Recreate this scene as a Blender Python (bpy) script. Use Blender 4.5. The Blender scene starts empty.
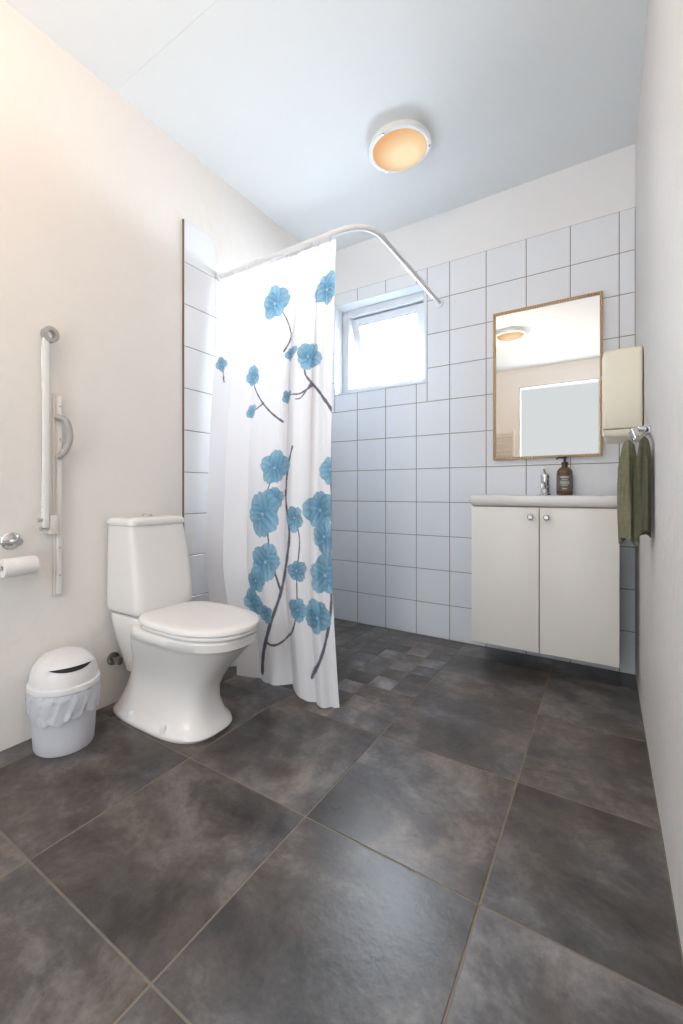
import bpy, bmesh, math, random
import numpy as np
from mathutils import Vector, Matrix
random.seed(4)
sc = bpy.context.scene
COL = sc.collection
PI = math.pi

# ------------------------------------------------------------------ camera
F = 438.0; PX = 304.6; PY = 492.0; TH = math.radians(34.4); H = 0.86
CT, ST = math.cos(TH), math.sin(TH)
cd = bpy.data.cameras.new('camera'); cam = bpy.data.objects.new('camera', cd); COL.objects.link(cam)
cd.sensor_width = 36; cd.lens = F/1024*36; cd.clip_start = 0.02
cd.shift_x = (341.5-PX)/1024; cd.shift_y = -(512-PY)/1024
cam.location = (0, 0, H); cam.rotation_euler = (PI/2, 0, TH)
sc.camera = cam

def ray(px, py):
    r = (px-PX)/F; u = -(py-PY)/F
    return Vector((r*CT-ST, CT+r*ST, u))
def onX(px, py, X): d = ray(px, py); t = X/d.x; return Vector((X, d.y*t, H+d.z*t))
def onY(px, py, Y): d = ray(px, py); t = Y/d.y; return Vector((d.x*t, Y, H+d.z*t))

XL, XR, YB, YF, ZC = -1.654, 0.12, 2.574, -1.31, 2.50

# ------------------------------------------------------------------ materials
def mat(name, col, rough=0.5, metal=0.0, noise=0.0, nscale=8, bump=0.0, bscale=60, spec=0.5, **kw):
    m = bpy.data.materials.new(name); m.use_nodes = True
    nt = m.node_tree; b = nt.nodes['Principled BSDF']
    b.inputs['Base Color'].default_value = (*col, 1)
    b.inputs['Roughness'].default_value = rough; b.inputs['Metallic'].default_value = metal
    b.inputs['Specular IOR Level'].default_value = spec
    for k, v in kw.items(): b.inputs[k.replace('_', ' ')].default_value = v
    tc = nt.nodes.new('ShaderNodeTexCoord')
    n = nt.nodes.new('ShaderNodeTexNoise'); n.inputs['Scale'].default_value = nscale; n.inputs['Detail'].default_value = 5
    nt.links.new(tc.outputs['Object'], n.inputs['Vector'])
    mx = nt.nodes.new('ShaderNodeMixRGB'); mx.blend_type = 'MULTIPLY'; mx.inputs[0].default_value = noise
    mx.inputs[1].default_value = (*col, 1)
    nt.links.new(n.outputs['Fac'], mx.inputs[2]); 
    nt.links.new(mx.outputs[0], b.inputs['Base Color'])
    if bump:
        n2 = nt.nodes.new('ShaderNodeTexNoise'); n2.inputs['Scale'].default_value = bscale; n2.inputs['Detail'].default_value = 4
        nt.links.new(tc.outputs['Object'], n2.inputs['Vector'])
        bp = nt.nodes.new('ShaderNodeBump'); bp.inputs['Strength'].default_value = bump; bp.inputs['Distance'].default_value = 0.01
        nt.links.new(n2.outputs['Fac'], bp.inputs['Height']); nt.links.new(bp.outputs[0], b.inputs['Normal'])
    return m

M = {}
M['plaster_left'] = mat('plaster_left', (.88, .85, .81), .75, noise=.08, nscale=2, bump=.5, bscale=18)  # warm lamplight is mixed into this plaster colour
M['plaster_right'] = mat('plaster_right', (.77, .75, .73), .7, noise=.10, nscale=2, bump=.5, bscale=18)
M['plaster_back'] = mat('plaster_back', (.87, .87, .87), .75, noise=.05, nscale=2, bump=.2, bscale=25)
M['ceiling'] = mat('ceiling_paint', (.91, .94, .95), .6, noise=.03, nscale=1.5, bump=.08, bscale=14)  # cool window light is mixed into the paint colour
M['tile'] = mat('wall_tile', (.86, .885, .92), .12, noise=.04, nscale=3, bump=.03, bscale=9)
M['grout'] = mat('tile_grout', (.36, .29, .24), .9, noise=.4, nscale=20)
M['edge'] = mat('tile_edge', (.22, .15, .10), .8, noise=.3, nscale=20)
M['fgrout'] = mat('floor_grout', (.26, .22, .17), .85, noise=.4, nscale=25)
M['white'] = mat('white_paint', (.86, .87, .88), .35, noise=.03)
M['winwhite'] = mat('window_paint', (.74, .77, .81), .35, noise=.03)
M['trimpaint'] = mat('door_trim_paint', (.60, .585, .56), .5, noise=.03)
M['ceramic'] = mat('ceramic', (.86, .845, .83), .16, noise=.02)
M['seat'] = mat('seat_plastic', (.88, .865, .85), .25, noise=.02)
M['chrome'] = mat('chrome', (.72, .72, .73), .16, 1.0, noise=.1)
M['dark_chrome'] = mat('dark_chrome', (.35, .34, .33), .25, 1.0, noise=.2)
M['cabinet'] = mat('cabinet_white', (.90, .875, .83), .3, noise=.03)
M['cab_dark'] = mat('cabinet_carcass', (.60, .58, .55), .5, noise=.05)
M['bin'] = mat('bin_plastic', (.66, .67, .72), .38, noise=.06, nscale=5)
M['bin_lid'] = mat('bin_lid_plastic', (.80, .79, .79), .3, noise=.03)
M['bin_flap'] = mat('bin_flap_plastic', (.76, .76, .77), .3, noise=.03)
M['liner'] = mat('bin_liner', (.66, .68, .73), .3, noise=.1, nscale=30, bump=.7, bscale=30)
M['black'] = mat('black_plastic', (.012, .012, .014), .35, noise=.1)
M['dark'] = mat('gap_shade', (.05, .045, .042), .8, noise=.2)
M['amber'] = mat('amber_glass', (.11, .045, .015), .12, noise=.1, Coat_Weight=.5)
M['label'] = mat('bottle_label', (.12, .105, .09), .5, noise=.05)
M['labeltext'] = mat('label_print', (.75, .72, .65), .6, noise=.02)
M['cream'] = mat('cream_plastic', (.97, .93, .78), .3, noise=.02)
M['cream2'] = mat('cream_plastic_darker', (.86, .81, .67), .4, noise=.04)  # slightly darker cream for the tray and lock
M['rail'] = mat('rail_white', (.86, .84, .81), .5, noise=.04)
M['track'] = mat('rail_track', (.74, .70, .66), .5, noise=.06)
M['rail_grey'] = mat('rail_grey', (.46, .44, .42), .5, noise=.1)
M['paper'] = mat('tissue_paper', (.88, .86, .85), .9, noise=.06, nscale=30, bump=.2, bscale=90)
M['towel'] = mat('olive_terry', (.38, .38, .23), .95, noise=.5, nscale=70, bump=1.0, bscale=260)
M['towel2'] = mat('dark_olive_terry', (.21, .215, .13), .95, noise=.5, nscale=70, bump=1.0, bscale=260)
M['radiator'] = mat('radiator_enamel', (.75, .66, .52), .4, noise=.05)

# wood
def wood():
    m = mat('oak_frame', (.52, .34, .18), .45)
    nt = m.node_tree; b = nt.nodes['Principled BSDF']
    w = nt.nodes.new('ShaderNodeTexWave'); w.inputs['Scale'].default_value = 30; w.inputs['Distortion'].default_value = 6
    tc = nt.nodes.new('ShaderNodeTexCoord'); nt.links.new(tc.outputs['Object'], w.inputs['Vector'])
    r = nt.nodes.new('ShaderNodeValToRGB'); r.color_ramp.elements[0].color = (.42, .26, .13, 1); r.color_ramp.elements[1].color = (.62, .43, .25, 1)
    nt.links.new(w.outputs['Fac'], r.inputs[0]); nt.links.new(r.outputs[0], b.inputs['Base Color'])
    return m
M['wood'] = wood()
M['mirror'] = mat('mirror_glass', (.89, .87, .845), .0, 1.0)

def glass():
    m = bpy.data.materials.new('window_glass'); m.use_nodes = True; nt = m.node_tree; nt.nodes.clear()
    o = nt.nodes.new('ShaderNodeOutputMaterial'); t = nt.nodes.new('ShaderNodeBsdfTransparent')
    g = nt.nodes.new('ShaderNodeBsdfGlossy'); g.inputs['Roughness'].default_value = .02
    x = nt.nodes.new('ShaderNodeMixShader'); x.inputs[0].default_value = .06
    nt.links.new(t.outputs[0], x.inputs[1]); nt.links.new(g.outputs[0], x.inputs[2]); nt.links.new(x.outputs[0], o.inputs[0])
    return m
M['glass'] = glass()

def shade_mat():
    m = bpy.data.materials.new('lit_opal_glass'); m.use_nodes = True; nt = m.node_tree; nt.nodes.clear()
    o = nt.nodes.new('ShaderNodeOutputMaterial'); e = nt.nodes.new('ShaderNodeEmission')
    tc = nt.nodes.new('ShaderNodeTexCoord')
    g = nt.nodes.new('ShaderNodeTexGradient'); g.gradient_type = 'SPHERICAL'
    mp = nt.nodes.new('ShaderNodeMapping'); mp.inputs['Scale'].default_value = (7.5, 7.5, 7.5)
    mp.inputs['Location'].default_value = (-.15, -.1, .45)
    nt.links.new(tc.outputs['Object'], mp.inputs[0]); nt.links.new(mp.outputs[0], g.inputs[0])
    r = nt.nodes.new('ShaderNodeValToRGB')
    r.color_ramp.elements[0].color = (.82, .45, .21, 1); r.color_ramp.elements[1].color = (1.0, .80, .52, 1); r.color_ramp.elements[1].position = .6
    nt.links.new(g.outputs[0], r.inputs[0]); nt.links.new(r.outputs[0], e.inputs[0])
    e.inputs[1].default_value = 1.05
    nt.links.new(e.outputs[0], o.inputs[0])
    return m
M['shade'] = shade_mat()

def floor_mat():
    m = bpy.data.materials.new('slate_floor_tile'); m.use_nodes = True; nt = m.node_tree; b = nt.nodes['Principled BSDF']
    at = nt.nodes.new('ShaderNodeAttribute'); at.attribute_name = 'tone'
    tc = nt.nodes.new('ShaderNodeTexCoord')
    ad = nt.nodes.new('ShaderNodeVectorMath'); ad.operation = 'MULTIPLY_ADD'
    ad.inputs[1].default_value = (9, 9, 9)
    nt.links.new(at.outputs['Color'], ad.inputs[0]); nt.links.new(tc.outputs['Object'], ad.inputs[2])
    def noise(scale, detail, rough, dist=0):
        n = nt.nodes.new('ShaderNodeTexNoise'); n.inputs['Scale'].default_value = scale; n.inputs['Detail'].default_value = detail
        n.inputs['Roughness'].default_value = rough; n.inputs['Distortion'].default_value = dist
        nt.links.new(ad.outputs[0], n.inputs['Vector']); return n
    n = noise(4.2, 10, .70, .25)
    def ramp(c0, c1, c2, src):
        r = nt.nodes.new('ShaderNodeValToRGB'); e = r.color_ramp.elements
        e[0].position = .36; e[0].color = (*c0, 1); e[1].position = .66; e[1].color = (*c2, 1)
        q = e.new(.5); q.color = (*c1, 1)
        nt.links.new(src.outputs['Fac'], r.inputs[0]); return r
    brown = ramp((.054, .043, .037), (.122, .100, .087), (.280, .242, .215), n)
    slate = ramp((.050, .046, .047), (.115, .109, .110), (.265, .256, .258), n)
    nh = noise(2.6, 3, .5)
    hm = nt.nodes.new('ShaderNodeMapRange'); hm.inputs[1].default_value = .38; hm.inputs[2].default_value = .58
    nt.links.new(nh.outputs['Fac'], hm.inputs[0])
    mh = nt.nodes.new('ShaderNodeMixRGB'); nt.links.new(hm.outputs[0], mh.inputs[0]); nt.links.new(brown.outputs[0], mh.inputs[1]); nt.links.new(slate.outputs[0], mh.inputs[2])
    n2 = nt.nodes.new('ShaderNodeTexNoise'); n2.inputs['Scale'].default_value = 60; n2.inputs['Detail'].default_value = 3
    nt.links.new(tc.outputs['Object'], n2.inputs['Vector'])
    mx = nt.nodes.new('ShaderNodeMixRGB'); mx.blend_type = 'MULTIPLY'; mx.inputs[0].default_value = .35
    nt.links.new(mh.outputs[0], mx.inputs[1]); nt.links.new(n2.outputs['Fac'], mx.inputs[2])
    sp = nt.nodes.new('ShaderNodeSeparateColor'); nt.links.new(at.outputs['Color'], sp.inputs[0])
    mr = nt.nodes.new('ShaderNodeMapRange'); mr.inputs[3].default_value = .45; mr.inputs[4].default_value = 1.6
    nt.links.new(sp.outputs[0], mr.inputs[0])
    sc_ = nt.nodes.new('ShaderNodeVectorMath'); sc_.operation = 'SCALE'
    nt.links.new(mx.outputs[0], sc_.inputs[0]); nt.links.new(mr.outputs[0], sc_.inputs['Scale'])
    nt.links.new(sc_.outputs[0], b.inputs['Base Color'])
    rr = nt.nodes.new('ShaderNodeMapRange'); rr.inputs[3].default_value = .22; rr.inputs[4].default_value = .44
    nt.links.new(n.outputs['Fac'], rr.inputs[0]); nt.links.new(rr.outputs[0], b.inputs['Roughness'])
    bp = nt.nodes.new('ShaderNodeBump'); bp.inputs['Strength'].default_value = .14; bp.inputs['Distance'].default_value = .004
    nt.links.new(n2.outputs['Fac'], bp.inputs['Height']); nt.links.new(bp.outputs[0], b.inputs['Normal'])
    return m
M['floor'] = floor_mat()

def curtain_mat():
    m = bpy.data.materials.new('printed_curtain_cloth'); m.use_nodes = True; nt = m.node_tree; nt.nodes.clear()
    o = nt.nodes.new('ShaderNodeOutputMaterial')
    at = nt.nodes.new('ShaderNodeAttribute'); at.attribute_name = 'print'
    d = nt.nodes.new('ShaderNodeBsdfPrincipled'); d.inputs['Roughness'].default_value = .6
    t = nt.nodes.new('ShaderNodeBsdfTranslucent')
    x = nt.nodes.new('ShaderNodeMixShader'); x.inputs[0].default_value = .22
    nt.links.new(at.outputs['Color'], d.inputs['Base Color']); nt.links.new(at.outputs['Color'], t.inputs['Color'])
    nt.links.new(d.outputs[0], x.inputs[1]); nt.links.new(t.outputs[0], x.inputs[2]); nt.links.new(x.outputs[0], o.inputs[0])
    return m
M['curtain'] = curtain_mat()

# ------------------------------------------------------------------ mesh helpers
def fin(name, bm, mats, parent=None, smooth=True, ang=38):
    bmesh.ops.recalc_face_normals(bm, faces=bm.faces[:])
    if smooth:
        for f in bm.faces: f.smooth = True
        for e in bm.edges:
            if len(e.link_faces) == 2 and e.calc_face_angle(0) > math.radians(ang): e.smooth = False
    me = bpy.data.meshes.new(name); bm.to_mesh(me); bm.free()
    for m in (mats if isinstance(mats, (list, tuple)) else [mats]): me.materials.append(m)
    o = bpy.data.objects.new(name, me); COL.objects.link(o)
    if parent is not None:
        o.parent = parent
        me.transform(Matrix.Translation(-world_base(parent)))
    return o
def world_base(o):
    v = Vector(o.location); p = o.parent
    while p is not None: v = v+Vector(p.location); p = p.parent
    return v
def thing(name, label, cat, loc, group=None):
    o = bpy.data.objects.new(name, None); COL.objects.link(o); o.location = loc; o.empty_display_size = .05
    o['label'] = label; o['category'] = cat
    if group: o['group'] = group
    return o
def tag(o, label, cat, group=None):
    o['label'] = label; o['category'] = cat
    if group: o['group'] = group
    return o
def struct(o):
    o['kind'] = 'structure'
    return o
def box(bm, x0, x1, y0, y1, z0, z1, bev=0, mi=0, seg=2):
    vs = [bm.verts.new(p) for p in ((x0,y0,z0),(x1,y0,z0),(x1,y1,z0),(x0,y1,z0),(x0,y0,z1),(x1,y0,z1),(x1,y1,z1),(x0,y1,z1))]
    fs = [bm.faces.new([vs[i] for i in q]) for q in ((0,3,2,1),(4,5,6,7),(0,1,5,4),(1,2,6,5),(2,3,7,6),(3,0,4,7))]
    for f in fs: f.material_index = mi
    if bev:
        es = list({e for f in fs for e in f.edges})
        r = bmesh.ops.bevel(bm, geom=es, offset=bev, segments=seg, affect='EDGES', profile=.5)
        for f in r['faces']: f.material_index = mi
    return vs
def bx(*a, **k): bm = bmesh.new(); box(bm, *a, **k); return bm
def loft(bm, rings, cap0=True, cap1=True, mi=0):
    rv = [[bm.verts.new(p) for p in r] for r in rings]
    n = len(rv[0])
    for a, b in zip(rv, rv[1:]):
        for i in range(n):
            f = bm.faces.new((a[i], a[(i+1)%n], b[(i+1)%n], b[i])); f.material_index = mi
    if cap0: bm.faces.new(rv[0][::-1]).material_index = mi
    if cap1: bm.faces.new(rv[-1]).material_index = mi
    return rv
def lathe(bm, prof, c=(0,0,0), axis='Z', seg=40, cap0=True, cap1=True, mi=0):
    rings = []
    for r, h in prof:
        ring = []
        for i in range(seg):
            a = 2*PI*i/seg; p = (r*math.cos(a), r*math.sin(a), h)
            if axis == 'X': p = (p[2], p[0], p[1])
            if axis == 'Y': p = (p[0], p[2], p[1])
            ring.append((c[0]+p[0], c[1]+p[1], c[2]+p[2]))
        rings.append(ring)
    loft(bm, rings, cap0, cap1, mi)
def tube(bm, pts, r, seg=14, mi=0):
    pts = [Vector(p) for p in pts]; rings = []
    t0 = (pts[1]-pts[0]).normalized()
    n = t0.orthogonal().normalized()
    for i, p in enumerate(pts):
        t = (pts[min(i+1, len(pts)-1)]-pts[max(i-1, 0)]).normalized()
        n = (n-t*n.dot(t)).normalized(); b = t.cross(n)
        rr = r[i] if isinstance(r, (list, tuple)) else r
        rings.append([p+(n*math.cos(2*PI*k/seg)+b*math.sin(2*PI*k/seg))*rr for k in range(seg)])
    loft(bm, rings, mi=mi)
def se(x0, x1, y0, y1, z, n=4, seg=56, nb=None):
    cx, cy, a, b = (x0+x1)/2, (y0+y1)/2, (x1-x0)/2, (y1-y0)/2
    out = []
    for i in range(seg):
        t = 2*PI*(i+.5)/seg; c, s = math.cos(t), math.sin(t)
        e = nb if (nb and c < 0) else n
        out.append((cx+a*math.copysign(abs(c)**(2/e), c), cy+b*math.copysign(abs(s)**(2/e), s), z))
    return out
def bend(p0, p1, p2, r, n=10):
    p0, p1, p2 = Vector(p0), Vector(p1), Vector(p2)
    a = p1+(p0-p1).normalized()*r; b = p1+(p2-p1).normalized()*r
    return [a.lerp(p1, t).lerp(p1.lerp(b, t), t) for t in [i/n for i in range(n+1)]]
def sub(rect, hole):
    a0, a1, b0, b1 = rect; h0, h1, k0, k1 = hole
    if a1 <= h0 or a0 >= h1 or b1 <= k0 or b0 >= k1: return [rect]
    out = []
    if a0 < h0: out.append((a0, h0, b0, b1))
    if a1 > h1: out.append((h1, a1, b0, b1))
    m0, m1 = max(a0, h0), min(a1, h1)
    if b0 < k0: out.append((m0, m1, b0, k0))
    if b1 > k1: out.append((m0, m1, k1, b1))
    return out

# ------------------------------------------------------------------ room shell
WX0, WX1, WZ0, WZ1 = -1.515, -.875, 1.515, 2.12
hole = (WX0, WX1, WZ0, WZ1)
def ctile(bm, f, a0, a1, b0, b1, depth, g=.0018, c=.0015, mi=2):
    a0 += g; a1 -= g; b0 += g; b1 -= g
    if a1-a0 < .008 or b1-b0 < .008: return []
    r0 = [f(a0,b0,0), f(a1,b0,0), f(a1,b1,0), f(a0,b1,0)]
    r1 = [f(a0,b0,depth-c), f(a1,b0,depth-c), f(a1,b1,depth-c), f(a0,b1,depth-c)]
    r2 = [f(a0+c,b0+c,depth), f(a1-c,b0+c,depth), f(a1-c,b1-c,depth), f(a0+c,b1-c,depth)]
    rv = [[bm.verts.new(p) for p in r] for r in (r0, r1, r2)]
    fs = []
    for a, b in zip(rv, rv[1:]):
        for i in range(4): fs.append(bm.faces.new((a[i], a[(i+1)%4], b[(i+1)%4], b[i])))
    fs.append(bm.faces.new(rv[-1]))
    for q in fs: q.material_index = mi
    return fs

# back wall
bm = bmesh.new()
for r in sub((XL-.15, XR+.15, -.05, ZC+.1), hole): box(bm, r[0], r[1], YB+.008, YB+.26, r[2], r[3])
for r in sub((XL+.001, XR-.001, 0, 2.2), hole): box(bm, r[0], r[1], YB+.0025, YB+.008, r[2], r[3], mi=1)
fb = lambda a, b, d: (a, YB+.008-d, b)
cols = [XR]+[.058-.2*k for k in range(9)]+[XL]
for i in range(len(cols)-1):
    for k in range(11):
        for r in sub((cols[i+1], cols[i], .2*k, .2*k+.2), hole): ctile(bm, fb, *r, .008)
struct(fin('wall_back', bm, [M['plaster_back'], M['grout'], M['tile']], smooth=False))

# left wall with tiled shower end
YT = onX(183, 400, XL).y
bm = bmesh.new()
LZ = 2.155; L2 = LZ-.2
box(bm, XL-.15, XL, YF-.1, YB+.0, -.05, ZC+.1)
box(bm, XL, XL+.005, YT, YT+.2, 0, LZ, mi=1); box(bm, XL, XL+.005, YT+.2, YB, 0, L2, mi=1)
box(bm, XL, XL+.0085, YT-.004, YT-.0005, 0, LZ, mi=3)
fl = lambda a, b, d: (XL+.001+d, a, b)
ys = [YT+.0]
while ys[-1] < YB-.02: ys.append(min(YT+.2*len(ys), YB))
for n_, (a, b) in enumerate(zip(ys, ys[1:])):
    for k in range(11 if n_ == 0 else 10): ctile(bm, fl, a, b, max(0, .2*k-.045), .2*k+.155, .008)
struct(fin('wall_left', bm, [M['plaster_left'], M['grout'], M['tile'], M['edge']], smooth=False))

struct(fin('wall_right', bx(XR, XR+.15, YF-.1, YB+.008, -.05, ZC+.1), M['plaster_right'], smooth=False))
# front wall (behind the viewer) with an open doorway, seen in the mirror
DX0, DX1, DZ1 = -.94, -.05, 2.25
bm = bmesh.new()
for r in sub((XL, XR, -.05, ZC+.1), (DX0, DX1, -.06, DZ1)): box(bm, r[0], r[1], YF-.1, YF, r[2], r[3])
struct(fin('wall_front', bm, M['plaster_left'], smooth=False))
bm = bmesh.new()
box(bm, DX0-.0, DX0+.012, YF-.1, YF+.003, 0, DZ1); box(bm, DX1-.012, DX1, YF-.1, YF+.003, 0, DZ1)
box(bm, DX0+.012, DX1-.012, YF-.1, YF+.003, DZ1-.012, DZ1)
struct(fin('trim_1', bm, M['trimpaint'], smooth=False))

# ceiling with a faint board seam
bm = bmesh.new(); box(bm, XL-.15, XR+.15, YF-.1, 1.0400, ZC, ZC+.12); box(bm, XL-.15, XR+.15, 1.0412, YB+.26, ZC, ZC+.12)
box(bm, XL, XR, 1.03, 1.05, ZC+.0012, ZC+.02)
struct(fin('ceiling', bm, M['ceiling'], smooth=False))

# floor
bm = bmesh.new(); tone = bm.loops.layers.float_color.new('tone')
box(bm, XL-.15, XR+.15, YF-.1, YB+.26, -.1, -.0012, mi=1)
ff = lambda a, b, d: (a, b, -.004+d)
def ftile(a0, a1, b0, b1, lo=0., hi=1., g=.0023):
    c = (random.uniform(lo, hi), random.random(), random.random(), 1)
    for q in ctile(bm, ff, a0, a1, b0, b1, .004, g=g, c=.001, mi=0):
        for l in q.loops: l[tone] = c
fx = [XL, -1.555, -1.11, -.655, -.215, XR]
fy = [YF, -.945, -.47, .005, .48, .96, 1.43, 1.905, 2.38, YB]
for a0, a1 in zip(fx, fx[1:]):
    for b0, b1 in zip(fy, fy[1:]):
        if a1 <= -.654 and b0 >= 1.429: continue
        ftile(a0, a1, b0, b1, .36, .58)
sx = [-.655-.111*k for k in range(9)]+[XL]; sy = [1.43+.1144*k for k in range(11)]
for a1, a0 in zip(sx, sx[1:]):
    for b0, b1 in zip(sy, sy[1:]): ftile(a0, a1, b0, b1, .20, 1.0, g=.0020)
struct(fin('floor', bm, [M['floor'], M['fgrout']], smooth=False))

# window
def emp(name, loc):
    o = bpy.data.objects.new(name, None); COL.objects.link(o); o.location = loc; return o
w = emp('window_1', ((WX0+WX1)/2, YB+.1, WZ0)); struct(w)
def ringframe(bm, x0, x1, z0, z1, y0, y1, t, bev=.003):
    box(bm, x0, x0+t, y0, y1, z0, z1, bev); box(bm, x1-t, x1, y0, y1, z0, z1, bev)
    box(bm, x0+t, x1-t, y0, y1, z1-t, z1, bev); box(bm, x0+t, x1-t, y0, y1, z0, z0+t, bev)
bm = bmesh.new(); t = .006
box(bm, WX0, WX0+t, YB-.003, YB+.12, WZ0, WZ1); box(bm, WX1-t, WX1, YB-.003, YB+.12, WZ0, WZ1)
box(bm, WX0, WX1, YB-.003, YB+.12, WZ1-t, WZ1); box(bm, WX0, WX1, YB-.003, YB+.12, WZ0, WZ0+t)
fin('window_lining', bm, M['winwhite'], w)
bm = bmesh.new(); ringframe(bm, WX0+.006, WX1-.006, WZ0+.006, WZ1-.006, YB+.10, YB+.17, .050)
fin('window_frame', bm, M['winwhite'], w)
bm = bmesh.new(); ringframe(bm, WX0+.060, WX1-.060, WZ0+.060, WZ1-.060, YB+.120, YB+.17, .055)
sash = fin('window_sash', bm, M['winwhite'], None)
bm = bx(WX0+.11, WX1-.11, YB+.143, YB+.147, WZ0+.11, WZ1-.11)
pane = fin('window_pane', bm, M['glass'], None, smooth=False)
piv = Matrix.Translation((0, YB+.145, WZ1-.060)); R = piv @ Matrix.Rotation(math.radians(18), 4, 'X') @ piv.inverted()
wb = Matrix.Translation(-Vector(w.location))
for o in (sash, pane): o.data.transform(wb @ R); 
sash.parent = w; pane.parent = sash
bm = bmesh.new()
hx = (WX0+WX1)/2
box(bm, hx-.012, hx+.012, YB+.085, YB+.10, WZ0+.02, WZ0+.045, .003); box(bm, hx-.006, hx+.09, YB+.075, YB+.085, WZ0+.028, WZ0+.04, .003)
fin('window_handle', bm, M['winwhite'], w)

# ------------------------------------------------------------------ toilet (backs on the left wall, faces +X)
TY = 1.110
t = thing('toilet', 'white ceramic close-coupled toilet with closed lid against the left wall', 'toilet', (-1.3, TY, 0))
bm = bmesh.new()
prof = [(0,-1.615,-1.135,.140),(.010,-1.62,-1.127,.145),(.022,-1.615,-1.132,.142),(.027,-1.608,-1.142,.133),(.055,-1.595,-1.154,.119),(.10,-1.575,-1.168,.103),(.15,-1.555,-1.164,.096),
        (.19,-1.540,-1.142,.101),(.235,-1.525,-1.106,.116),(.28,-1.515,-1.066,.134),(.315,-1.50,-1.032,.149),(.332,-1.49,-1.016,.156),(.338,-1.48,-1.004,.163),(.364,-1.47,-1.0,.165),(.370,-1.465,-1.006,.159)]
loft(bm, [se(a, b, TY-hw, TY+hw, z, 2.9 if z < .2 else 2.5, nb=4.2) for z, a, b, hw in prof])
loft(bm, [se(a, b, TY-hw, TY+hw, z, 4) for z, a, b, hw in [(.15,-1.60,-1.48,.07),(.22,-1.61,-1.44,.09),(.28,-1.63,-1.40,.106),(.33,-1.64,-1.37,.118),(.37,-1.645,-1.37,.124),(.386,-1.645,-1.38,.122)]])
fin('bowl', bm, M['ceramic'], t, ang=50)
for xx, yy in ((-1.46, TY-.132), (-1.27, TY-.134)):
    bm = bmesh.new(); lathe(bm, [(.012, -.01), (.012, .010), (.009, .017), (.003, .019)], (xx, yy+.006, .028)); fin('bolt_cap', bm, M['white'], t)
CY = TY+.016
bm = bmesh.new()
loft(bm, [se(-1.645, a, CY-hw, CY+hw, z, 9) for z, a, hw in [(.387,-1.45,.122),(.396,-1.427,.135),(.414,-1.420,.139),(.50,-1.430,.138),(.60,-1.448,.136),(.728,-1.478,.131)]])
fin('cistern', bm, M['ceramic'], t, ang=60)
bm = bmesh.new()
loft(bm, [se(-1.648+d, -1.472-d, CY-.134+d, CY+.134-d, z, 9) for z, d in [(.7285,.004),(.731,0),(.745,0),(.753,.004),(.757,.012),(.760,.04)]])
lid_c = fin('cistern_lid', bm, M['ceramic'], t, ang=60)
bm = bmesh.new(); lathe(bm, [(.022, .759), (.022, .766), (.019, .769)], (-1.560, CY, 0)); fin('flush_button', bm, M['chrome'], lid_c)
bm = bmesh.new()
def seat_rings(L): return [se(-1.435+d, -.988-d, TY-.170+d, TY+.170-d, z, 2.2, nb=3.6) for z, d in L]
loft(bm, seat_rings([(.372,.012),(.375,.006),(.384,.004),(.388,.008)])); fin('seat', bm, M['seat'], t, ang=60)
bm = bmesh.new()
loft(bm, seat_rings([(.390,.006),(.393,.0),(.402,.0),(.408,.004),(.411,.012),(.4125,.04),(.4135,.12)])); fin('seat_lid', bm, M['seat'], t, ang=60)
for s in (-1, 1):
    bm = bmesh.new(); lathe(bm, [(.012, -.02), (.013, 0), (.012, .02)], (-1.425, TY+.07*s, .395), 'Y', 20); fin('hinge', bm, M['seat'], t)

# stop valve
p = onX(117, 660, XL+.03)
bm = bmesh.new(); lathe(bm, [(.026, 0), (.026, .006), (.012, .010), (.012, .032), (.016, .034), (.016, .048), (.010, .050)], (XL, p.y, p.z), 'X', 24)
v = fin('water_valve', bm, M['dark_chrome']); tag(v, 'small chrome stop valve on the wall behind the toilet base', 'valve')

# ------------------------------------------------------------------ bin
bc = Vector((-1.530, .775, 0))
t = thing('trash_bin', 'small white plastic swing-lid bin on the floor left of the toilet', 'bin', bc)
bm = bmesh.new(); lathe(bm, [(.090,.0015),(.093,.008),(.096,.05),(.103,.195),(.105,.20),(.100,.20),(.095,.06),(.09,.012)], bc, seg=48); fin('body', bm, M['bin'], t)
PR = [(.105,.228),(.103,.248),(.097,.270),(.085,.290),(.066,.306),(.037,.317),(.004,.321)]
bm = bmesh.new(); lathe(bm, [(.106,.205),(.1115,.206),(.1120,.216),(.1105,.222),(.1055,.225)]+PR, bc, seg=56)
lid = fin('lid', bm, M['bin_lid'], t, ang=40)
def dome(u, v, off):
    k = v*(len(PR)-1); i = min(int(k), len(PR)-2); f = k-i
    r = PR[i][0]*(1-f)+PR[i+1][0]*f; z = PR[i][1]*(1-f)+PR[i+1][1]*f
    a = math.radians(-10)+u
    return Vector((bc.x+(r+off)*math.cos(a), bc.y+(r+off)*math.sin(a), z+off*.7))
def patch(u0, u1, v0, v1, off, m, name, parent, tilt=0, curve=0):
    bm = bmesh.new(); n, k = 20, 14; g = []
    for j in range(k+1):
        row = []
        for i in range(n+1):
            q = 2*i/n-1
            va = v0+curve*q*q
            vv = va+(v1-va)*j/k; uu = u0+(u1-u0)*i/n
            row.append(bm.verts.new(dome(uu, vv, off+tilt*(1-j/k))))
        g.append(row)
    for j in range(k):
        for i in range(n): bm.faces.new((g[j][i], g[j][i+1], g[j+1][i+1], g[j+1][i]))
    return fin(name, bm, m, parent)
patch(-.80, .80, .34, .80, .0012, M['dark'], 'opening_shade', lid, curve=.08)  # dark sheet on the closed dome paints the shade in the flap gap
patch(-.82, .82, .43, .86, .0035, M['bin_flap'], 'swing_flap', lid, tilt=.007, curve=-.03)
bm = bmesh.new(); rings = []
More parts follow.
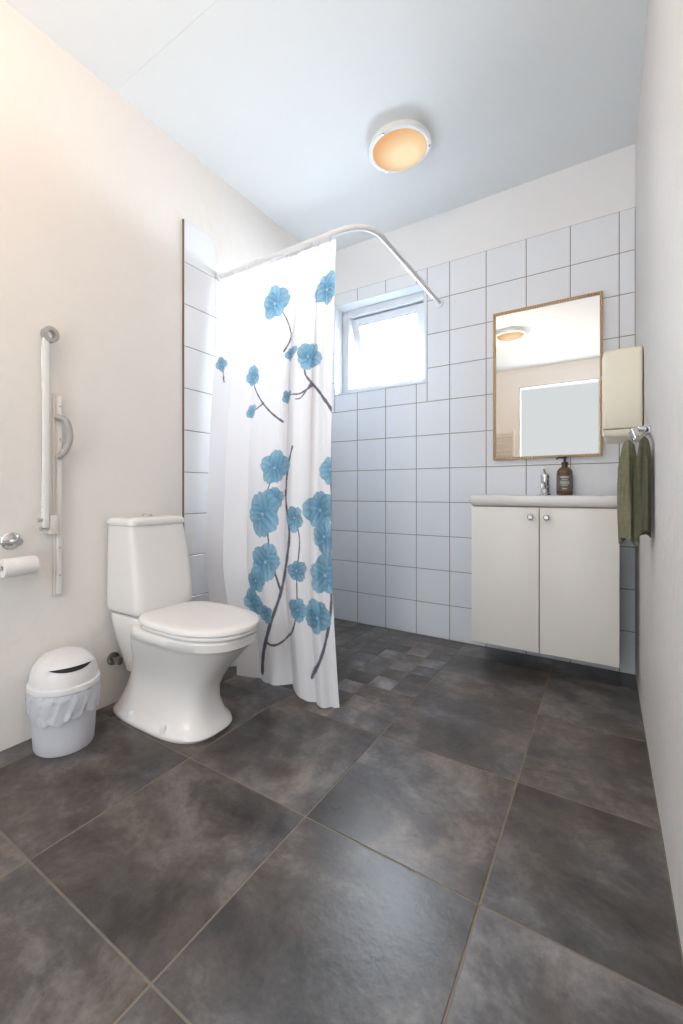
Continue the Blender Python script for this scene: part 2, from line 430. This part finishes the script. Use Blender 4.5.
for j, (r, z) in enumerate([(.100,.19),(.1015,.2035),(.1072,.204),(.1092,.196),(.1092,.18),(.1085,.165),(.1078,.150),(.1072,.135),(.1066,.120)]):
    ring = []
    for i in range(160):
        a = 2*PI*i/160; w_ = .0017*math.sin(17*a+j)+.0013*math.sin(31*a+j*1.7)+.0010*math.sin(7*a+.5*j)
        k = 0 if j < 2 else min(1, (j-1)/3)
        ring.append((bc.x+(r+w_*k+.0014)*math.cos(a), bc.y+(r+w_*k+.0014)*math.sin(a), z+(.010*math.sin(3*a+1)+.005*math.sin(13*a) if j > 6 else 0)))
    rings.append(ring)
loft(bm, rings, False, False)
tag(fin('bin_liner', bm, M['liner'], ang=80), 'translucent plastic liner folded over the bin rim', 'bin liner')

# ------------------------------------------------------------------ folded grab rail on left wall
gb = onX(56, 595, XL)
t = thing('grab_rail', 'white fold-up grab rail stowed upright on the left wall', 'grab rail', (XL, gb.y, gb.z))
yc = gb.y
bm = bmesh.new()
box(bm, XL, XL+.018, yc-.014, yc+.014, gb.z, 1.215, .003)
fin('wall_track', bm, M['track'], t)
bm = bmesh.new()
box(bm, XL+.018, XL+.028, yc-.008, yc+.008, gb.z+.008, 1.208, .002)
fin('track_rib', bm, M['rail'], t)
pt = onX(46, 345, XL+.045); pb = onX(47, 525, XL+.045)
bm = bmesh.new(); box(bm, XL+.036, XL+.052, pt.y-.010, pt.y+.010, pb.z-.01, pt.z+.05, .004, seg=3)
fin('arm', bm, M['rail'], t)
pr = onX(50, 333, XL+.045)
bm = bmesh.new(); lathe(bm, [(.014, -.013), (.028, -.010), (.028, .010), (.014, .013)], (XL+.045, pr.y, pr.z-.006), 'X', 32, False, False)
lathe(bm, [(.014, .013), (.014, -.013)], (XL+.045, pr.y, pr.z-.006), 'X', 32, False, False); fin('end_ring', bm, M['rail_grey'], t)
bm = bmesh.new(); box(bm, XL+.0, XL+.050, yc-.045, yc-.012, pb.z-.035, pb.z+.035, .006)
fin('hinge_bracket', bm, M['track'], t)
for dz, dy in ((-.012, -.052), (.018, -.06)):
    bm = bmesh.new(); lathe(bm, [(.008, -.02), (.008, .02)], (XL+.04, yc+dy, pb.z+dz), 'Y', 16); fin('hinge_pin', bm, M['chrome'], t)
bm = bmesh.new()
P = [onX(56, 417, XL+.028), onX(66, 421, XL+.05), onX(70, 437, XL+.055), onX(65, 451, XL+.05), onX(57, 457, XL+.03)]; pts = []
for i in range(len(P)-1):
    p0, p1, p2, p3 = P[max(i-1, 0)], P[i], P[i+1], P[min(i+2, len(P)-1)]
    for j in range(6):
        u = j/6; pts.append(.5*((2*p1)+(-p0+p2)*u+(2*p0-5*p1+4*p2-p3)*u*u+(-p0+3*p1-3*p2+p3)*u**3))
pts.append(P[-1])
tube(bm, pts, .0110, 16); fin('support_handle', bm, M['rail_grey'], t)
pl = onX(43, 440, XL+.02)
bm = bmesh.new(); tube(bm, [(XL+.022, pl.y-.004, pb.z+.03), (XL+.022, pl.y-.004, pt.z)], .0035, 10); fin('locking_rod', bm, M['chrome'], t)
for zz in (.56, .66, 1.05, 1.17):
    bm = bmesh.new(); lathe(bm, [(.0035, 0), (.003, .002), (.001, .003)], (XL+.0280, yc, zz), 'X', 12); fin('screw', bm, M['chrome'], t)

# ------------------------------------------------------------------ toilet paper holder and roll
p = onX(11, 541, XL+.005); hy = p.y
t = thing('toilet_paper_holder', 'chrome toilet paper holder on the left wall beside the grab rail', 'paper holder', (XL, hy, p.z))
bm = bmesh.new(); lathe(bm, [(.030, 0), (.030, .006), (.026, .010), (.010, .012), (.009, .055), (.012, .058), (.012, .066)], (XL, hy, p.z), 'X', 32); fin('wall_plate', bm, M['chrome'], t)
zr = onX(15, 567, XL+.06).z
yr1 = onX(36, 566, XL+.06).y
bm = bmesh.new(); q = [(XL+.06, hy, p.z), (XL+.06, hy-.118, p.z), (XL+.06, hy-.118, zr), (XL+.06, yr1+.01, zr)]
tube(bm, [Vector(q[0])]+bend(q[0], q[1], q[2], .018)+bend(q[1], q[2], q[3], .018)+[Vector(q[3])], .004, 12); fin('roll_bar', bm, M['chrome'], t)
bm = bmesh.new(); rings = [(.010, -.05), (.0295, -.05), (.0305, -.047), (.0305, .047), (.0295, .05), (.010, .05)]
yrc = yr1-.052
lathe(bm, rings, (XL+.06, yrc, zr), 'Y', 40, False, False); lathe(bm, [(.010, -.05), (.010, .05)], (XL+.06, yrc, zr), 'Y', 24, False, False)
tag(fin('toilet_paper_roll', bm, M['paper']), 'white toilet paper roll on the chrome wall holder', 'toilet paper')

# ------------------------------------------------------------------ curtain rod
RY, RZ, RX = 1.62, 1.97, -.80
t = thing('curtain_rod', 'white curved shower rail fixed to left and back walls', 'curtain rod', (XL, RY, RZ))
bm = bmesh.new(); a, b, c = (XL+.006, RY, RZ), (RX, RY, RZ), (RX, YB-.002, RZ)
tube(bm, [Vector(a), Vector((-1.3, RY, RZ))]+bend(a, b, c, .14, 16)+[Vector((RX, 2.2, RZ)), Vector(c)], .0125, 18); fin('rod', bm, M['white'], t)
bm = bmesh.new(); lathe(bm, [(.024, .000), (.024, .016), (.015, .022)], (XL, RY, RZ), 'X', 24); fin('wall_flange', bm, M['white'], t)
bm = bmesh.new(); lathe(bm, [(.024, 0), (.024, -.008), (.015, -.014)], (RX, YB, RZ), 'Y', 24); fin('wall_flange', bm, M['white'], t)

# ------------------------------------------------------------------ shower curtain
def sm(a, b, x): x = np.clip((x-a)/(b-a), 0, 1); return x*x*(3-2*x)
NS, NT = 500, 760
S, T = np.meshgrid(np.linspace(0, 1, NS), np.linspace(0, 1, NT))
ZT, ZB0 = 1.940, .026
xl = -1.635+.12*sm(.72, 1.0, T); xr = -.945+.030*T+.060*T**3+.005*np.sin(7*T)
Z = ZT+(ZB0-ZT)*T+.012*T**10*np.sin(11*S+1)
Xb = xl+(xr-xl)*S
gl = .30+.70*sm(0, .35, T)
G = lambda c, w: np.exp(-((S-c)/w)**2)
kk = 1-sm(.56, .64, S)
tri = lambda p: (np.abs(np.sin(p))**.8)*2-1
fp = PI*(5.0*S+.12*np.sin(3*T)+.25*np.sin(2.3*S*PI)+.18)
D = -.042*tri(fp)*gl*kk*(.7+.3*np.sin(9*S+1))
Sc = .69-.02*T
Sc2 = .865+.010*np.sin(4*T)
D += gl*(.105*G(Sc, .042)-.030*G(Sc-.11, .05)-.058*sm(Sc+.03, Sc+.09, S)*(1-.55*sm(.92, 1, S))+.085*G(Sc2, .028)+.020*G(.945, .02))
D += .008*np.sin(2*PI*13*S)*np.exp(-T*8)
Xo = gl*(.018*np.sin(2*fp+.6)*kk+.050*G(Sc-.026, .026)-.070*G(Sc+.040, .032)+.026*G(Sc2-.020, .018)-.032*G(Sc2+.024, .020))
Y = RY-.10*T-.01*T*T+D*(.25+.75*sm(0, .06, T))
X = np.clip(Xb+Xo, -1.640, 1)
FX = X+.66*(Y-(RY-.11*T)); FZ = Z
colr = np.ones((NT, NS, 4)); base = np.array([.84, .845, .87])
colr[..., :3] = base
def flat(px, py):
    y = 1.62
    for _ in range(4):
        p = onY(px, py, y); tt = (ZT-p.z)/(ZT-ZB0); y = RY-.11*min(max(tt, 0), 1)
    return p.x, p.z
def stroke(pts, w, c):
    P = [flat(*q) for q in pts]; Q = []
    for i in range(len(P)-1):
        p0, p1, p2, p3 = P[max(i-1, 0)], P[i], P[i+1], P[min(i+2, len(P)-1)]
        for j in range(6):
            u = j/6
            Q.append(tuple(.5*((2*p1[m])+(-p0[m]+p2[m])*u+(2*p0[m]-5*p1[m]+4*p2[m]-p3[m])*u*u+(-p0[m]+3*p1[m]-3*p2[m]+p3[m])*u**3) for m in (0, 1)))
    Q.append(P[-1]); d = np.full(FX.shape, 9.)
    n = len(Q)
    for i, (a, b) in enumerate(zip(Q, Q[1:])):
        vx, vz = b[0]-a[0], b[1]-a[1]; L = vx*vx+vz*vz+1e-9
        u = np.clip(((FX-a[0])*vx+(FZ-a[1])*vz)/L, 0, 1)
        ww = 1-.60*(i/n)+.10*math.sin(i*1.9)
        d = np.minimum(d, np.hypot(FX-a[0]-u*vx, FZ-a[1]-u*vz)/ww)
    m = np.clip((w-d)/.002+.5, 0, 1)[..., None]
    colr[..., :3] = colr[..., :3]*(1-m)+np.array(c)*m
RNG = random.Random(5)
def flower(px, py, rpx, rot=0., *_):
    """open blossom: overlapping rounded petals of uneven size, outlined and veined"""
    cx, cz = flat(px, py); R0 = rpx*1.20/218.
    n = 5 if rpx > 8 else 4
    order = list(range(n)); RNG.shuffle(order)
    sqx, sqz = (RNG.uniform(.82, 1.05), RNG.uniform(.90, 1.12))
    for i in order:
        a = rot+2*PI*i/n+RNG.uniform(-.16, .16); s = RNG.uniform(.80, 1.14)*R0
        tv = RNG.uniform(.85, 1.15)
        c1 = np.array([.090, .25, .39])*tv; c2 = np.array([.24, .47, .62])*min(tv, 1.1); c0 = np.array([.03, .08, .15])
        ux, uz = math.cos(a), math.sin(a)
        dx, dz = (FX-cx)/sqx, (FZ-cz)/sqz
        l = (dx*ux+dz*uz)/s; t_ = (-dx*uz+dz*ux)/s
        lc = np.clip(l, 0, 1)
        wd_ = RNG.uniform(.46, .54)
        hw = wd_*np.sin(PI*np.clip(lc, 0, 1)**.9)**.55
        endc = 1.0-.09*np.exp(-((t_-.04)/.09)**2)-.22*t_*t_
        inside = np.minimum(hw-np.abs(t_), np.minimum(l-.01, endc-l))
        m = np.clip(inside*s/.002+.5, 0, 1)
        vein = (.5+.5*np.sin(t_*22+l*2+i))
        mixv = np.clip(.10+.75*l+.40*(vein-.5), 0, 1)[..., None]
        c = c1*(1-mixv)+c2*mixv
        ol = np.clip(1-inside*s/.0034, 0, 1)[..., None]*.65
        c = c*(1-ol)+c0*ol
        mv = ((np.abs(t_-.03*np.sin(5*l)) < .018) & (l < .65))[..., None]; c = np.where(mv, c*.5+c0*.5, c)
        al = .92*m[..., None]
        colr[..., :3] = colr[..., :3]*(1-al)+c*al
    r = np.hypot(FX-cx, FZ-cz); m = np.clip((R0*.08-r)/.002+.5, 0, 1)[..., None]
    colr[..., :3] = colr[..., :3]*(1-m)+np.array([.40, .50, .58])*m
BR = (.12, .115, .155)
stroke([(262, 673), (264, 650), (271, 622), (281, 592), (287, 560), (290, 530), (286, 500), (288, 470), (293, 448)], .0098, BR)
stroke([(281, 592), (272, 560), (268, 530), (266, 500), (276, 468)], .0055, BR)
stroke([(271, 622), (262, 606), (250, 596)], .005, BR)
stroke([(266, 640), (278, 642), (290, 634), (297, 608), (297, 570)], .0055, BR)
stroke([(297, 570), (300, 540), (296, 517)], .004, BR)
stroke([(312, 672), (325, 640), (331, 600), (329, 560), (333, 520), (330, 480)], .0075, BR)
stroke([(329, 560), (318, 540), (316, 515)], .005, BR)
stroke([(332, 412), (322, 398), (312, 386), (305, 376), (307, 360)], .0070, BR)
stroke([(312, 388), (300, 397), (288, 396)], .0045, BR)
stroke([(312, 384), (302, 400), (296, 402)], .004, BR)
stroke([(284, 352), (291, 335), (286, 318), (276, 305)], .005, BR)
stroke([(283, 422), (272, 414), (262, 402), (255, 388), (253, 376)], .005, BR)
stroke([(264, 404), (256, 410), (251, 412)], .004, BR)
stroke([(224, 382), (223, 368)], .004, BR)
for f_ in [(275, 305, 15, .3), (327, 291, 13, 1.), (253, 376, 10, .6), (291, 354, 7, .1), (308, 360, 12, .9), (251, 411, 7, .5),
           (222, 365, 7, .2), (287, 397, 6, .4), (275, 468, 15, .2), (274, 498, 11, 1.4), (263, 514, 18, .8), (256, 580, 12, .5), (266, 561, 18, 0.),
           (254, 602, 12, .7), (320, 510, 16, .4), (295, 517, 11, .9), (324, 536, 13, 1.1), (325, 574, 16, .2),
           (297, 568, 10, .5), (330, 470, 12, .7), (317, 614, 14, 1.), (298, 606, 9, .1), (267, 612, 8, .6)]:
    flower(*f_)
me = bpy.data.meshes.new('shower_curtain')
verts = np.stack([X, Y, Z], -1).reshape(-1, 3)
idx = np.arange(NS*NT).reshape(NT, NS)
quads = np.stack([idx[:-1, :-1], idx[:-1, 1:], idx[1:, 1:], idx[1:, :-1]], -1).reshape(-1, 4)
me.vertices.add(len(verts)); me.vertices.foreach_set('co', verts.ravel())
me.loops.add(quads.size); me.loops.foreach_set('vertex_index', quads.ravel())
me.polygons.add(len(quads)); me.polygons.foreach_set('loop_start', np.arange(0, quads.size, 4)); me.polygons.foreach_set('loop_total', np.full(len(quads), 4))
me.update(); me.validate()
ca = me.color_attributes.new('print', 'FLOAT_COLOR', 'POINT'); ca.data.foreach_set('color', colr.reshape(-1))
me.polygons.foreach_set('use_smooth', np.ones(len(quads), dtype=bool)); me.materials.append(M['curtain'])
cb = Vector((-1.3, RY-.1, 0))
t = thing('shower_curtain', 'white shower curtain printed with blue flowers on dark branches', 'shower curtain', cb)
me.transform(Matrix.Translation(-cb)); cu = bpy.data.objects.new('curtain_cloth', me); COL.objects.link(cu); cu.parent = t
for i in range(9):
    xx = -1.60+.078*i
    bm = bmesh.new(); tube(bm, [(xx+.004*math.sin(a*.5), RY+.0175*math.cos(a), RZ-.012+.027*math.sin(a)) for a in [2*PI*j/20 for j in range(21)]], .0022, 8)
    fin('curtain_ring', bm, M['white'], t)

# ------------------------------------------------------------------ vanity cabinet
VX0, VX1, VY = -.545, .052, 2.262
t = thing('vanity_cabinet', 'white wall-hung vanity cabinet with two doors under the basin', 'cabinet', (-.247, 2.42, .11))
bm = bmesh.new(); box(bm, VX0, VX1, VY+.019, YB-.001, .112, .792, .002); fin('body', bm, M['cab_dark'], t)
xm = (VX0+VX1)/2
for x0, x1, kx in ((VX0, xm-.002, xm-.035), (xm+.002, VX1, xm+.030)):
    bm = bx(x0, x1, VY, VY+.0175, .122, .788, bev=.002); d = fin('door', bm, M['cabinet'], t)
    bm = bmesh.new(); lathe(bm, [(.006, 0), (.006, -.010), (.012, -.014), (.013, -.022), (.009, -.026)], (kx, VY, .745), 'Y', 24); fin('knob', bm, M['dark_chrome'], d)

# basin
bm = bmesh.new(); bx0, bx1, by0, by1 = -.556, .062, 2.250, YB-.001
R_ = [se(bx0+.014, bx1-.014, by0+.014, by1, .7935, 24, 96), se(bx0+.006, bx1-.006, by0+.006, by1, .801, 24, 96), se(bx0, bx1, by0, by1, .812, 24, 96), se(bx0, bx1, by0, by1, .839, 24, 96),
      se(bx0+.002, bx1-.002, by0+.002, by1, .8425, 24, 96), se(bx0+.007, bx1-.007, by0+.007, by1-.004, .844, 24, 96),
      se(bx0+.045, bx1-.045, by0+.030, by1-.115, .842, 5, 96), se(bx0+.055, bx1-.055, by0+.038, by1-.122, .835, 5, 96),
      se(bx0+.09, bx1-.09, by0+.055, by1-.135, .812, 4, 96), se(bx0+.16, bx1-.16, by0+.08, by1-.15, .802, 3, 96), se(xm-.02, xm+.02, 2.34, 2.38, .800, 2, 96)]
loft(bm, R_, True, True)
b = fin('wash_basin', bm, M['ceramic'], ang=50); tag(b, 'white ceramic rectangular wash basin on top of the vanity cabinet', 'sink')

# faucet
fy_ = 2.505
t = thing('faucet', 'chrome single-lever mixer tap on the back of the basin', 'faucet', (xm, fy_, .844))
bm = bmesh.new(); lathe(bm, [(.026, .844), (.026, .852), (.021, .856), (.020, .905), (.021, .925)], (xm, fy_, 0), seg=28)
tube(bm, [(xm, fy_-.01, .885), (xm, fy_-.05, .898), (xm, fy_-.095, .900), (xm, fy_-.112, .892), (xm, fy_-.115, .880)], [.014, .012, .011, .011, .011], 16); fin('body', bm, M['chrome'], t)
bm = bmesh.new(); lathe(bm, [(.021, .9265), (.022, .940), (.016, .952), (.004, .956)], (xm, fy_, 0), seg=28)
tube(bm, [(xm, fy_+.005, .945), (xm, fy_-.03, .962), (xm, fy_-.075, .978)], [.007, .006, .005], 12); fin('lever', bm, M['chrome'], t)

# soap bottle
sp = Vector((-.160, 2.475, .844))
t = thing('soap_bottle', 'brown pump soap bottle with dark label beside the tap', 'soap bottle', sp)
bm = bmesh.new(); lathe(bm, [(.030,.0),(.034,.003),(.035,.01),(.035,.105),(.033,.118),(.026,.130),(.014,.138),(.013,.146)], sp, seg=36); fin('bottle', bm, M['amber'], t)
bm = bmesh.new(); lathe(bm, [(.0355,.020),(.0355,.098)], sp, seg=36, cap0=False, cap1=False); lb = fin('label_band', bm, M['label'], t)
bm = bmesh.new()
ca_ = math.atan2(-2.475, .16)
for zz, hh, wd in ((.084,.007,.5),(.075,.003,.35),(.066,.003,.6),(.060,.003,.55),(.054,.003,.6),(.047,.003,.4),(.030,.005,.3)):
    n = 10
    for i in range(n):
        a0 = ca_-wd+2*wd*i/n; a1 = ca_-wd+2*wd*(i+.8)/n
        vs = [bm.verts.new((sp.x+.0360*math.cos(a), sp.y+.0360*math.sin(a), sp.z+z)) for a, z in ((a0,zz),(a1,zz),(a1,zz+hh),(a0,zz+hh))]; bm.faces.new(vs)
fin('label_print', bm, M['labeltext'], lb, smooth=False)
bm = bmesh.new(); lathe(bm, [(.015,.1465),(.015,.160),(.006,.163),(.005,.178),(.010,.180),(.010,.188),(.006,.190)], sp, seg=24)
tube(bm, [sp+Vector((0,0,.184)), sp+Vector((-.025,-.012,.184)), sp+Vector((-.034,-.016,.176))], [.005,.0042,.0035], 10); fin('pump', bm, M['black'], t)

# ------------------------------------------------------------------ mirror
mx0, mx1, mz0, mz1 = -.502, -.006, 1.034, 1.830
t = thing('wall_mirror', 'rectangular wall mirror with thin light wooden frame above the basin', 'mirror', ((mx0+mx1)/2, YB, mz0))
bm = bmesh.new(); ringframe(bm, mx0, mx1, mz0, mz1, YB-.026, YB-.0005, .013, .002); fin('frame', bm, M['wood'], t)
fin('mirror_glass', bx(mx0+.012, mx1-.012, YB-.016, YB-.010, mz0+.012, mz1-.012), M['mirror'], t, smooth=False)

# ------------------------------------------------------------------ paper towel dispenser on right wall
t = thing('paper_towel_dispenser', 'cream plastic paper towel dispenser on the right wall beside the mirror', 'dispenser', (XR, 2.17, 1.06))
def rr(x0, x1, y0, y1, z, n=16): return se(x0, x1, y0, y1, z, n, 80)
bm = bmesh.new(); loft(bm, [rr(-.008+d, XR-.002, 2.032+d, 2.31-d, z) for z, d in [(1.100,.003),(1.103,0),(1.25,.0),(1.375,.0),(1.396,.005),(1.403,.014),(1.405,.03)]]); fin('cover', bm, M['cream'], t, ang=50)
bm = bmesh.new(); loft(bm, [rr(-.002+d, XR-.0005, 2.036+d, 2.305-d, z) for z, d in [(1.066,.016),(1.070,.008),(1.076,.003),(1.097,.002)]]); fin('tray', bm, M['cream2'], t, ang=60)
bm = bmesh.new(); lathe(bm, [(.008, 0), (.008, -.002)], (-.010, 2.18, 1.33), 'X', 16); fin('lock', bm, M['cream2'], t)

# ------------------------------------------------------------------ hook and towels
hk = Vector((XR, 1.75, 1.05))
t = thing('towel_hook', 'chrome double towel hook on the right wall below the dispenser', 'hook', hk)
bm = bmesh.new(); lathe(bm, [(.020, 0), (.020, -.005), (.016, -.008)], hk, 'X', 24); fin('wall_plate', bm, M['chrome'], t)
for yy, zz in ((-.035, 0), (-.105, 0)):
    bm = bmesh.new()
    tube(bm, [hk+Vector((-.006, 0, 0)), hk+Vector((-.028, yy*.5, -.022)), hk+Vector((-.045, yy, -.025)), hk+Vector((-.052, yy, .000))], [.006, .005, .005, .006], 12)
    fin('prong', bm, M['chrome'], t)
bm = bmesh.new(); lathe(bm, [(.004, -.008), (.010, -.012), (.010, -.030), (.004, -.034)], hk+Vector((0, 0, .010)), 'X', 20); fin('peg', bm, M['chrome'], t)
def towel(cx, cy, ztop, zbot, wx, wy, m, label, seed):
    rnd = random.Random(seed); p1, p2 = rnd.random()*6, rnd.random()*6
    bm = bmesh.new(); rings = []
    N = 40
    for j in range(N+1):
        u = j/N; z = ztop+(zbot-ztop)*u
        g = .36+.64*min(1, u*3.6)**.65
        if u < .05: g *= (.35+.65*(u/.05)**.5)
        ring = []
        for i in range(72):
            a = 2*PI*i/72
            rr_ = 1+.15*math.sin(3*a+p1+u*1.5)+.14*math.sin(6*a+p2-u*2)+.05*math.sin(11*a+u*5)
            ring.append((cx+wx*g*rr_*math.cos(a), cy+wy*g*rr_*math.sin(a), z+(.012*math.sin(2*a+p2) if u > .9 else 0)*(u-.9)*10))
        rings.append(ring)
    loft(bm, rings)
    tag(fin('hand_towel', bm, m, ang=80), label, 'towel')
towel(.062, 1.715, 1.026, .706, .024, .042, M['towel'], 'sage green hand towel hanging on the hook, nearer the vanity cabinet', 2)
towel(.097, 1.650, 1.026, .735, .017, .034, M['towel2'], 'darker green hand towel hanging close against the right wall', 5)

# ------------------------------------------------------------------ ceiling lamps
def lamp(x, y, label, w):
    t = thing('ceiling_lamp', label, 'ceiling lamp', (x, y, ZC))
    bm = bmesh.new(); lathe(bm, [(.132, ZC), (.134, ZC-.020), (.146, ZC-.023), (.148, ZC-.030), (.146, ZC-.036), (.134, ZC-.039), (.125, ZC-.036), (.123, ZC-.028)], (x, y, 0), seg=56, cap1=False); fin('housing', bm, M['white'], t, ang=50)
    bm = bmesh.new(); lathe(bm, [(.1235, ZC-.029), (.123, ZC-.037), (.115, ZC-.047), (.092, ZC-.056), (.056, ZC-.062), (.004, ZC-.065)], (x, y, 0), seg=56); fin('glass_shade', bm, M['shade'], t, ang=60)
    for k in range(3):
        a = .35+2*PI*k/3
        bm = bmesh.new(); lathe(bm, [(.0050, ZC-.041), (.0055, ZC-.040), (.0055, ZC-.037)], (x+.136*math.cos(a), y+.136*math.sin(a), 0), seg=16); fin('screw', bm, M['dark_chrome'], t)
    if w:
        ld = bpy.data.lights.new('lamp_bulb', 'POINT'); ld.energy = w; ld.color = (1, .62, .35); ld.shadow_soft_size = .03
        lo = bpy.data.objects.new('lamp_bulb', ld); COL.objects.link(lo); lo.location = (x, y, ZC-.125)
lamp(-.795, 1.950, 'round ceiling lamp glowing orange above the shower front', 0)
lamp(-.80, .20, 'round ceiling lamp near the doorway, visible only in the mirror', 15)

# towel radiator on the front wall (seen in mirror)
t = thing('towel_radiator', 'ribbed cream towel radiator beside the doorway, seen in the mirror', 'radiator', (-1.14, YF, .95))
for x in (-1.28, -1.0): bm = bmesh.new(); tube(bm, [(x, YF+.05, .95), (x, YF+.05, 1.68)], .012, 12); fin('upright', bm, M['radiator'], t)
for k in range(14): bm = bmesh.new(); tube(bm, [(-1.28, YF+.05, .99+.05*k), (-1.0, YF+.05, .99+.05*k)], .009, 10); fin('rung', bm, M['radiator'], t)
for x in (-1.28, -1.0):
    for z in (1.02, 1.62): bm = bmesh.new(); tube(bm, [(x, YF, z), (x, YF+.05, z)], .007, 10); fin('bracket', bm, M['radiator'], t)

# ------------------------------------------------------------------ light: sky brighter on the doorway side, hazier horizon
wd = bpy.data.worlds.new('world'); sc.world = wd; wd.use_nodes = True
nt = wd.node_tree; bg = nt.nodes['Background']
tc = nt.nodes.new('ShaderNodeTexCoord'); sx_ = nt.nodes.new('ShaderNodeSeparateXYZ'); nt.links.new(tc.outputs['Generated'], sx_.inputs[0])
r = nt.nodes.new('ShaderNodeValToRGB'); e = r.color_ramp.elements
mr = nt.nodes.new('ShaderNodeMapRange'); mr.inputs[1].default_value = -1; mr.inputs[2].default_value = 1
nt.links.new(sx_.outputs[2], mr.inputs[0]); nt.links.new(mr.outputs[0], r.inputs[0])
g = .104
e[0].position = .47; e[0].color = (.66, .72, .76, 1); e[1].position = .620; e[1].color = (.84, .91, .98, 1)
q = e.new(.50); q.color = (g*.92, g*.97, g, 1); q = e.new(.602); q.color = (g*.92, g*.97, g, 1)
my = nt.nodes.new('ShaderNodeMapRange'); my.inputs[1].default_value = -.1; my.inputs[2].default_value = .3
nt.links.new(sx_.outputs[1], my.inputs[0])
mx = nt.nodes.new('ShaderNodeMixRGB'); nt.links.new(my.outputs[0], mx.inputs[0]); nt.links.new(r.outputs[0], mx.inputs[1]); mx.inputs[2].default_value = (.185, .20, .21, 1)
nt.links.new(mx.outputs[0], bg.inputs[0]); bg.inputs[1].default_value = 8.0
def area(loc, rot, sx_, sy_, e, col, portal=False, spread=PI):
    l = bpy.data.lights.new('daylight', 'AREA'); l.shape = 'RECTANGLE'; l.size = sx_; l.size_y = sy_; l.energy = e; l.color = col; l.spread = spread
    if portal: l.cycles.is_portal = True
    o = bpy.data.objects.new('daylight', l); COL.objects.link(o); o.location = loc; o.rotation_euler = rot
area(((WX0+WX1)/2, YB+.60, 2.02), (math.radians(-80), 0, 0), 1.7, 1.2, 225, (.80, .90, 1.0), spread=math.radians(115))
area(((DX0+DX1)/2, YF-.11, DZ1/2), (math.radians(90), 0, 0), DX1-DX0, DZ1, 1, (1, 1, 1), True)
sc.view_settings.view_transform = 'Standard'
